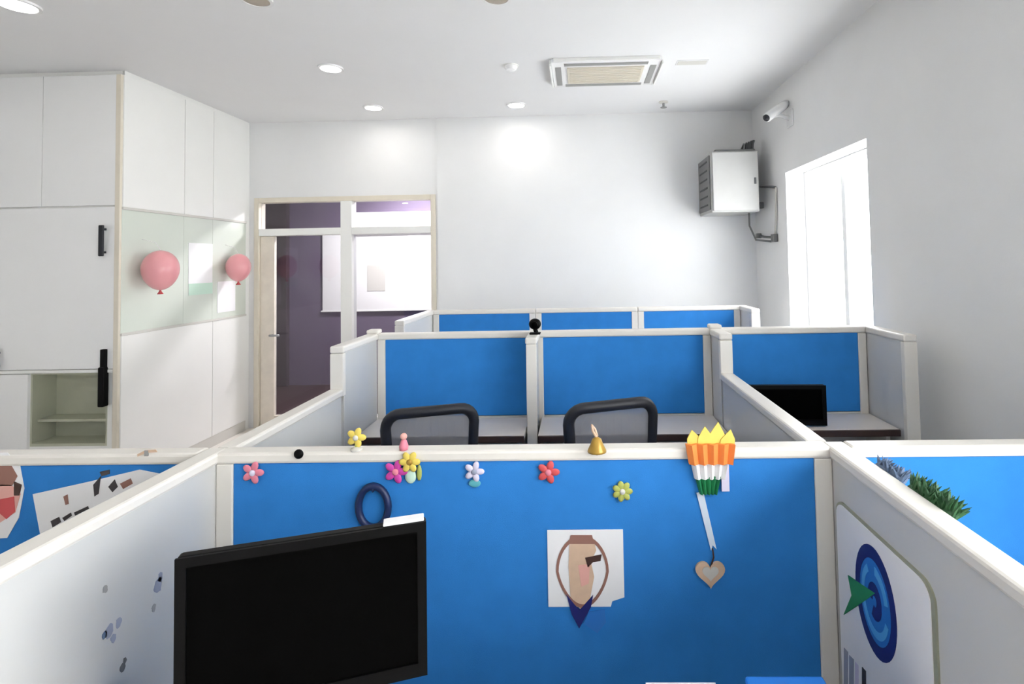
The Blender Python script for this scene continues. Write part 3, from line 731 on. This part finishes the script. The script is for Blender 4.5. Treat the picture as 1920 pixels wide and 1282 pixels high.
prism(bm := bmesh.new(), [(0, -.011), (ln, -.009), (ln-.015, 0), (ln, .009), (0, .011)], a, dv, pv, -EY, .003); link('ribbon_tail', bm, 'ribbon', t)
c = sq(1331, 1072); t = thing('heart_charm', 'pale wooden heart charm hanging under the rosette ribbon', 'ornament', (c.x, Y1-.01, c.z-.045))
hp = []
for i in range(40):
    a = 2*math.pi*i/40; s_ = 27/PPM/16
    hp.append((16*math.sin(a)**3*s_, (13*math.cos(a)-5*math.cos(2*a)-2*math.cos(3*a)-math.cos(4*a))*s_))
link('heart', prism(bmesh.new(), hp, c, EX, EZ, -EY, .008), 'tan', t)
link('inner_heart', prism(bmesh.new(), [(x*.55, z*.55) for x, z in hp], c+Vector((0, -.008, .002)), EX, EZ, -EY, .002), 'lgrey', t)
s0 = sq(1336, 1028, .004); link('string', tube(bmesh.new(), [s0, (s0.x+.003, s0.y, (s0.z+c.z)/2+.01), (c.x, s0.y, c.z+.012)], .0025, 6), 'dbrown', t)

# ---------------------------------------------------------------- papers pinned left of the cubicle
pl_ = lambda x, y: hit(x, y, 'y', FYD)
def flatY(nm, pts, mt, par, lvl):
    q_ = [pl_(*p_) for p_ in pts]
    return link(nm, prism(bmesh.new(), [(v.x, v.z) for v in q_], (0, FYD, 0), EX, EZ, -EY, .0015+.001*lvl), mt, par)
c = pl_(5, 1010); t = thing('pinned_drawing', 'round-edged paper drawing in brown, peach and red pinned on the blue partition', 'drawing', (c.x, Y1, c.z))
flatY('sheet', [(-60, 850), (14, 848), (38, 872), (46, 915), (36, 970), (14, 1008), (-60, 1012)], 'paper', t, 0)
flatY('printed_patch', [(-40, 862), (18, 864), (34, 892), (24, 910), (-40, 912)], 'brown', t, 1)
flatY('printed_patch', [(-40, 908), (22, 908), (40, 925), (30, 960), (-6, 984), (-40, 984)], 'skin', t, 1)
flatY('printed_patch', [(28, 902), (42, 908), (38, 928), (28, 928)], 'dbrown', t, 2)
flatY('printed_patch', [(2, 935), (28, 930), (30, 958), (14, 972), (0, 960)], 'red', t, 2)
c = pl_(180, 1000); t = thing('pinned_banner', 'long white paper with dark handwriting strokes pinned on the blue partition', 'paper', (c.x, Y1, c.z))
flatY('sheet', [(62, 926), (170, 902), (262, 880), (322, 892), (330, 960), (180, 1010), (78, 1012)], 'paper', t, 0)
strokes = [[(176, 908), (190, 892), (186, 925), (178, 930)], [(204, 912), (216, 898), (222, 912), (212, 922)], [(226, 906), (246, 896), (250, 906), (232, 916)],
           [(188, 884), (206, 880), (206, 888), (192, 892)], [(96, 976), (112, 968), (116, 978), (100, 988)], [(118, 970), (134, 960), (136, 966), (122, 976)], [(140, 960), (166, 948), (168, 953), (142, 966)], [(120, 930), (128, 926), (130, 944), (124, 946)]]
for k, s_ in enumerate(strokes): flatY('handwriting', s_, 'dink' if k not in (2, 7) else 'brown', t, 1)
c = hit(275, 851, 'y', Y1-.01)
t = thing('paper_clip_flag', 'small orange paper flag clipped on the cap above the handwritten paper', 'paper flag', (c.x, c.y, c.z-.02))
prism(bm := bmesh.new(), [(-.03, -.008), (.0, .004), (.035, .006), (.03, .014), (-.005, .012), (-.03, .0)], (c.x, Y1-.009, c.z), EX, EZ, -EY, .002); link('flag', bm, 'tan', t)
B('clip', (c.x-.006, Y1-.013, c.z-.006), (c.x+.006, Y1-.009, c.z+.012), 'grey', t)

# faint grey and blue-grey marks on the left side partition
XLI = SPLN+PT/2
def onL(x, y): return hit(x, y, 'x', XLI)
def marking(label, blobs):
    q_ = [onL(x, y) for x, y, r, mt in blobs]
    t = thing('panel_marking', label, 'marking', (XLI, q_[0].y, min(v.z for v in q_)-.02))
    for v, (x, y, r, mt) in zip(q_, blobs):
        rr = r/F_PX*v.y; pts = circ(rr*.8, 12, v.y, v.z, rr*1.2)
        pts = [(a+random.uniform(-.2, .2)*rr, b3+random.uniform(-.2, .2)*rr) for a, b3 in pts]
        link('mark_patch', prism(bmesh.new(), pts, (XLI-.0005, 0, 0), EY, EZ, EX, .0015), mt, t)
marking('small brown mark, uppermost on the grey side partition', [(197, 1104, 6, 'grey')])
marking('cluster of blue-grey marks on the grey side partition', [(205, 1182, 11, 'ink'), (222, 1168, 8, 'ink'), (196, 1190, 6, 'slate'), (212, 1196, 7, 'ink')])
marking('dark mark lowest on the grey side partition', [(230, 1250, 7, 'rackd'), (234, 1238, 5, 'rackd')])
marking('dark blue-grey marks next to the monitor on the grey side partition', [(296, 1098, 11, 'ink'), (300, 1082, 7, 'ink'), (288, 1140, 6, 'grey')])

# ---------------------------------------------------------------- board with the round logo
XRI = SPRN-PT/2
def onR(x, y, d=.0): return hit(x, y, 'x', XRI-d)
tl, tr = onR(1532, 912), onR(1742, 1078)
zt_ = (tl.z+tr.z)/2; ynear, yfar_ = tr.y-.01, Y1-.03
t = thing('logo_board', 'white board with a round blue logo and green star on the side partition', 'board', (XRI, (ynear+yfar_)/2, zt_-.62))
def rr2(y0, y1, z0, z1, r, n=6):
    pts = []
    for cy_, cz_, a0 in ((y1-r, z1-r, 0), (y0+r, z1-r, 90), (y0+r, z0+r, 180), (y1-r, z0+r, 270)):
        for i in range(n+1):
            a = math.radians(a0+90*i/n); pts.append((cy_+r*math.cos(a), cz_+r*math.sin(a)))
    return pts
BT = .008
link('board_edge_shade', prism(bmesh.new(), rr2(ynear-.014, yfar_+.006, zt_-.62, zt_+.008, .045), (XRI+.001, 0, 0), EY, EZ, -EX, BT-.002), 'olive', t)  # wider olive rim paints the shadow along the board's edge
link('board_face', prism(bmesh.new(), rr2(ynear, yfar_, zt_-.608, zt_, .04), (XRI+.001, 0, 0), EY, EZ, -EX, BT), 'paper', t)
XB = XRI-BT+.001
def onB(x, y): return hit(x, y, 'x', XB)
e1, e2, e3, e4 = onB(1625, 1012), onB(1661, 1250), onB(1606, 1060), onB(1681, 1190)
lc = (e1+e2)/2; rz_ = abs(e1.z-e2.z)/2
ly = (onB(1605, 1085).y+onB(1682, 1175).y)/2; ry_ = abs(onB(1605, 1085).y-onB(1682, 1175).y)/2
lc = Vector((XB, ly, onB(1643, 1130).z)); rz_ = min(rz_, abs(onB(1643, 1040).z-onB(1643, 1226).z)/2*1.15)
print('logo', ry_, rz_)
def el(s, n=40): return [(lc.y+ry_*s*math.cos(2*math.pi*i/n), lc.z+rz_*s*math.sin(2*math.pi*i/n)) for i in range(n)]
O0 = (XB+.0005, 0, 0)
link('logo_ring', ringshape(bmesh.new(), el(1), el(.76), O0, EY, EZ, -EX, .0022), 'navy', t)
link('logo_disc', prism(bmesh.new(), el(.78), O0, EY, EZ, -EX, .0016), 'mblue', t)
def arc(s0, s1, a0, a1, n=20):
    f = lambda s, i: (lc.y+ry_*s*math.cos(math.radians(a0+(a1-a0)*i/n)), lc.z+rz_*s*math.sin(math.radians(a0+(a1-a0)*i/n)))
    return [f(s0, i) for i in range(n+1)] + [f(s1, i) for i in range(n, -1, -1)]
link('logo_arc', prism(bmesh.new(), arc(.66, .52, 200, 420), O0, EY, EZ, -EX, .0024), 'lblue', t)
link('logo_arc', prism(bmesh.new(), arc(.66, .5, 95, 165), O0, EY, EZ, -EX, .0024), 'lblue', t)
link('logo_dot', prism(bmesh.new(), arc(.34, .1, 0, 300), O0, EY, EZ, -EX, .0024), 'navy', t)
sp = [onB(*v) for v in ((1591, 1078), (1612, 1092), (1642, 1112), (1620, 1128), (1583, 1152), (1598, 1116))]
link('logo_star', prism(bmesh.new(), [(v.y, v.z) for v in sp], O0, EY, EZ, -EX, .003), 'green', t)
for (x0, y0, x1, y1, mt) in ((1583, 1214, 1590, 1290, 'ink'), (1593, 1228, 1601, 1300, 'ink'), (1604, 1240, 1610, 1310, 'lilac'), (1617, 1250, 1624, 1320, 'dink')):
    v = [onB(*q_) for q_ in ((x0, y0), (x1, y0+8), (x1, y1), (x0, y1-8))]
    link('lettering_stroke', prism(bmesh.new(), [(w_.y, w_.z) for w_ in v], O0, EY, EZ, -EX, .002), mt, t)

# grass garland and cloth on the far side of the right cap
XO = SPRN+PT/2+.01
def garland(name, label, cat, x0, y0, x1, y1, mt, n, hmin, hmax, lean):
    a, b2 = hit(x0, y0, 'x', XO), hit(x1, y1, 'x', XO)
    ya_, yb_ = sorted((a.y, b2.y))
    t = thing(name, label, cat, (XO+.02, (ya_+yb_)/2, ZL-.06))
    bm = bmesh.new(); tube(bm, [(XO+.01, ya_, ZL-.012), (XO+.012, (ya_+yb_)/2, ZL-.014), (XO+.01, yb_, ZL-.012)], .012, 8); link('strip', bm, mt, t, smooth=True)
    bm = bmesh.new()
    for i in range(n):
        y_ = ya_+(yb_-ya_)*random.random(); h_ = random.uniform(hmin, hmax); dx_ = random.uniform(-.005, .05)*lean; dy_ = random.uniform(-.03, .03)
        x_ = XO+.01+random.uniform(-.006, .01); w2 = random.uniform(.003, .006)
        pts = [Vector((x_, y_, ZL-.016)), Vector((x_+dx_*.5, y_+dy_*.5, ZL-.016+h_*.6)), Vector((x_+dx_, y_+dy_, ZL-.016+h_))]
        tube(bm, pts, [w2, w2*.9, w2*.15], 4)
    link('blades', bm, mt, t)['kind'] = 'stuff'
    return t
garland('grass_garland', 'strip of green artificial grass along the outer edge of the partition cap', 'garland', 1700, 905, 1778, 960, 'leaf', 170, .02, .05, .6)
garland('tinsel_garland', 'slate blue tinsel strip next to the green artificial grass', 'garland', 1640, 872, 1682, 898, 'slate', 80, .015, .038, .6)

# ---------------------------------------------------------------- things on the near desk
ya_ = yfar-.02
a, b2 = hit(1396, 1266, 'y', ya_), hit(1542, 1266, 'y', ya_)
t = thing('storage_box', 'bright blue plastic box on the near desk beside the side partition', 'box', ((a.x+b2.x)/2, ya_-.1, MDZ))
B('box_body', (a.x+.006, ya_-.2, MDZ), (b2.x-.006, ya_-.004, a.z-.014), 'bbox', t, .008)
B('box_lid', (a.x, ya_-.206, a.z-.018), (b2.x, ya_, a.z), 'bbox', t, .005)
a, b2 = hit(1205, 1275, 'y', ya_), hit(1340, 1275, 'y', ya_)
t = thing('paper_stack', 'low stack of white papers on the near desk beside the blue box', 'paper', ((a.x+b2.x)/2, ya_-.1, MDZ))
for k in range(4):
    hz_ = max(.012, a.z-MDZ)/4
    B('sheet_block', (a.x+.002*k, ya_-.2+.003*k, MDZ+hz_*k), (b2.x-.002*(3-k), ya_-.002*k, MDZ+hz_*(k+1)-.0004), 'paper', t)
# small black gadget on the second row divider
c = hit(1019, 598, 'y', Y2-.12); c.x = min(c.x, XM+.012)
t = thing('webcam', 'small black webcam clipped on the white divider of the second row', 'webcam', (c.x, c.y, ZH))
link('head', ball(bmesh.new(), (c.x, c.y, ZH+.055), .034, 1, .8, .9), 'black', t, smooth=True)
link('lens', lathe(bmesh.new(), [(.016, 0), (.016, .012), (.01, .014)], (c.x, c.y-.022, ZH+.055), 16, Matrix.Rotation(math.pi/2, 4, 'X')), 'screen', t, smooth=True)
link('neck', tube(bmesh.new(), [(c.x, c.y, ZH+.03), (c.x+.008, c.y, ZH+.004)], .012, 10), 'black', t, smooth=True)
box(bm := bmesh.new(), (c.x-.03, c.y-.025, ZH), (c.x+.03, c.y+.025, ZH+.01), .004); link('clip', bm, 'black', t)

# ---------------------------------------------------------------- corner fittings by the window
r0, r1 = hit(1333, 283, 'y', 4.88), hit(1426, 396, 'y', 4.88)
rx1 = min(r1.x, XW-.04); ybk = YB-.012
t = thing('wall_rack', 'grey wall-mounted equipment rack with dark side in the corner above the partitions', 'rack', ((r0.x+rx1)/2, (4.88+ybk)/2, r1.z))
B('casing', (r0.x, 4.9, r1.z), (rx1, ybk, r0.z), 'rack', t, .006)
d = B('rack_door', (r0.x+.01, 4.88, r1.z+.012), (rx1-.01, 4.902, r0.z-.012), 'rack', t, .006)
B('door_lock', (rx1-.05, 4.872, (r0.z+r1.z)/2-.03), (rx1-.03, 4.882, (r0.z+r1.z)/2+.03), 'dmetal', d, .003)
sd = B('side_panel', (r0.x-.012, 4.93, r1.z+.03), (r0.x+.001, ybk-.02, r0.z-.03), 'rackd', t, .003)
for k in range(6):
    zz = r1.z+.08+k*(r0.z-r1.z-.16)/5; B('vent_slot', (r0.x-.015, 5.0, zz-.008), (r0.x-.011, ybk-.08, zz+.008), 'softblack', sd)
B('top_rail', (r0.x+.05, 4.92, r0.z), (rx1-.02, ybk-.1, r0.z+.02), 'rackd', t, .003)
# cables above the rack, and conduit with junction boxes
cc = hit(1402, 270, 'y', 5.0)
t = thing('cable_bundle', 'bundle of dark cables rising out of the top of the corner rack', 'cables', (cc.x, 5.0, r0.z))
for k in range(5):
    x_ = cc.x-.04+.02*k
    tube(bm := bmesh.new(), [(x_, 5.0, r0.z+.015), (x_+.01, 5.0, r0.z+.07+.01*k), (x_+.03+.004*k, 5.08, r0.z+.1+.008*k), (x_+.035, 5.2, r0.z+.05), (x_+.03, 5.22, r0.z+.012)], .011, 8); link('cable', bm, 'dmetal', t, smooth=True)
XI = XW-.003
def onW(x, y): return hit(x, y, 'x', XI)
w1, w2_ = onW(1440, 352), onW(1456, 446)
t = thing('conduit', 'thin grey cable conduit with junction boxes between the rack and the window', 'conduit', (XI, (w1.y+w2_.y)/2, w2_.z))
def pipe(pts, r=.012, mt='lgrey'):
    return link('conduit_run', tube(bmesh.new(), [onW(*q_)-Vector((r, 0, 0)) for q_ in pts], r, 8), mt, t, smooth=True)
pipe([(1428, 350), (1434, 350), (1446, 350), (1456, 351)], .011, 'rackd'); pipe([(1457, 351), (1457, 400), (1456, 444)], .01); pipe([(1424, 442), (1436, 444), (1456, 445)], .012, 'rackd')
for x_, y_, s_ in ((1456, 446, .035), (1430, 385, .03), (1426, 442, .024)):
    v = onW(x_, y_); B('junction_box', (XW-.045, v.y-s_, v.z-s_), (XW, v.y+s_, v.z+s_), 'rackd', t, .006)
lc1 = [Vector((rx1-.05, 5.05, r1.z+.002)), Vector((rx1-.04, 5.08, r1.z-.12)), Vector((rx1-.01, 5.0, r1.z-.26)), Vector((XW-.02, 4.9, r1.z-.28))]
link('loose_cable', tube(bmesh.new(), lc1, .009, 8), 'rackd', t, smooth=True)
# security camera high on the window wall
v = onW(1482, 222)
t = thing('security_camera', 'white security camera on a bracket high on the wall above the window', 'camera', (XW-.1, v.y, v.z-.12))
B('wall_plate', (XW-.014, v.y-.06, v.z-.07), (XW, v.y+.06, v.z+.07), 'white', t, .004)
link('bracket', tube(bmesh.new(), [(XW-.01, v.y, v.z), (XW-.1, v.y, v.z+.03), (XW-.15, v.y-.02, v.z+.02)], .018, 10), 'white', t, smooth=True)
ax_ = Vector((-.2, -.1, -.14)).normalized(); cb = Vector((XW-.13, v.y-.01, v.z+.03))
bd = link('camera_body', tube(bmesh.new(), [cb-ax_*.16+Vector((0, 0, .03)), cb-ax_*.1+Vector((0, 0, .03)), cb+ax_*.12+Vector((0, 0, .03))], [.03, .04, .04], 14), 'white', t, smooth=True)
link('lens', tube(bmesh.new(), [cb+ax_*.115+Vector((0, 0, .03)), cb+ax_*.13+Vector((0, 0, .03))], .03, 14), 'softblack', bd, smooth=True)
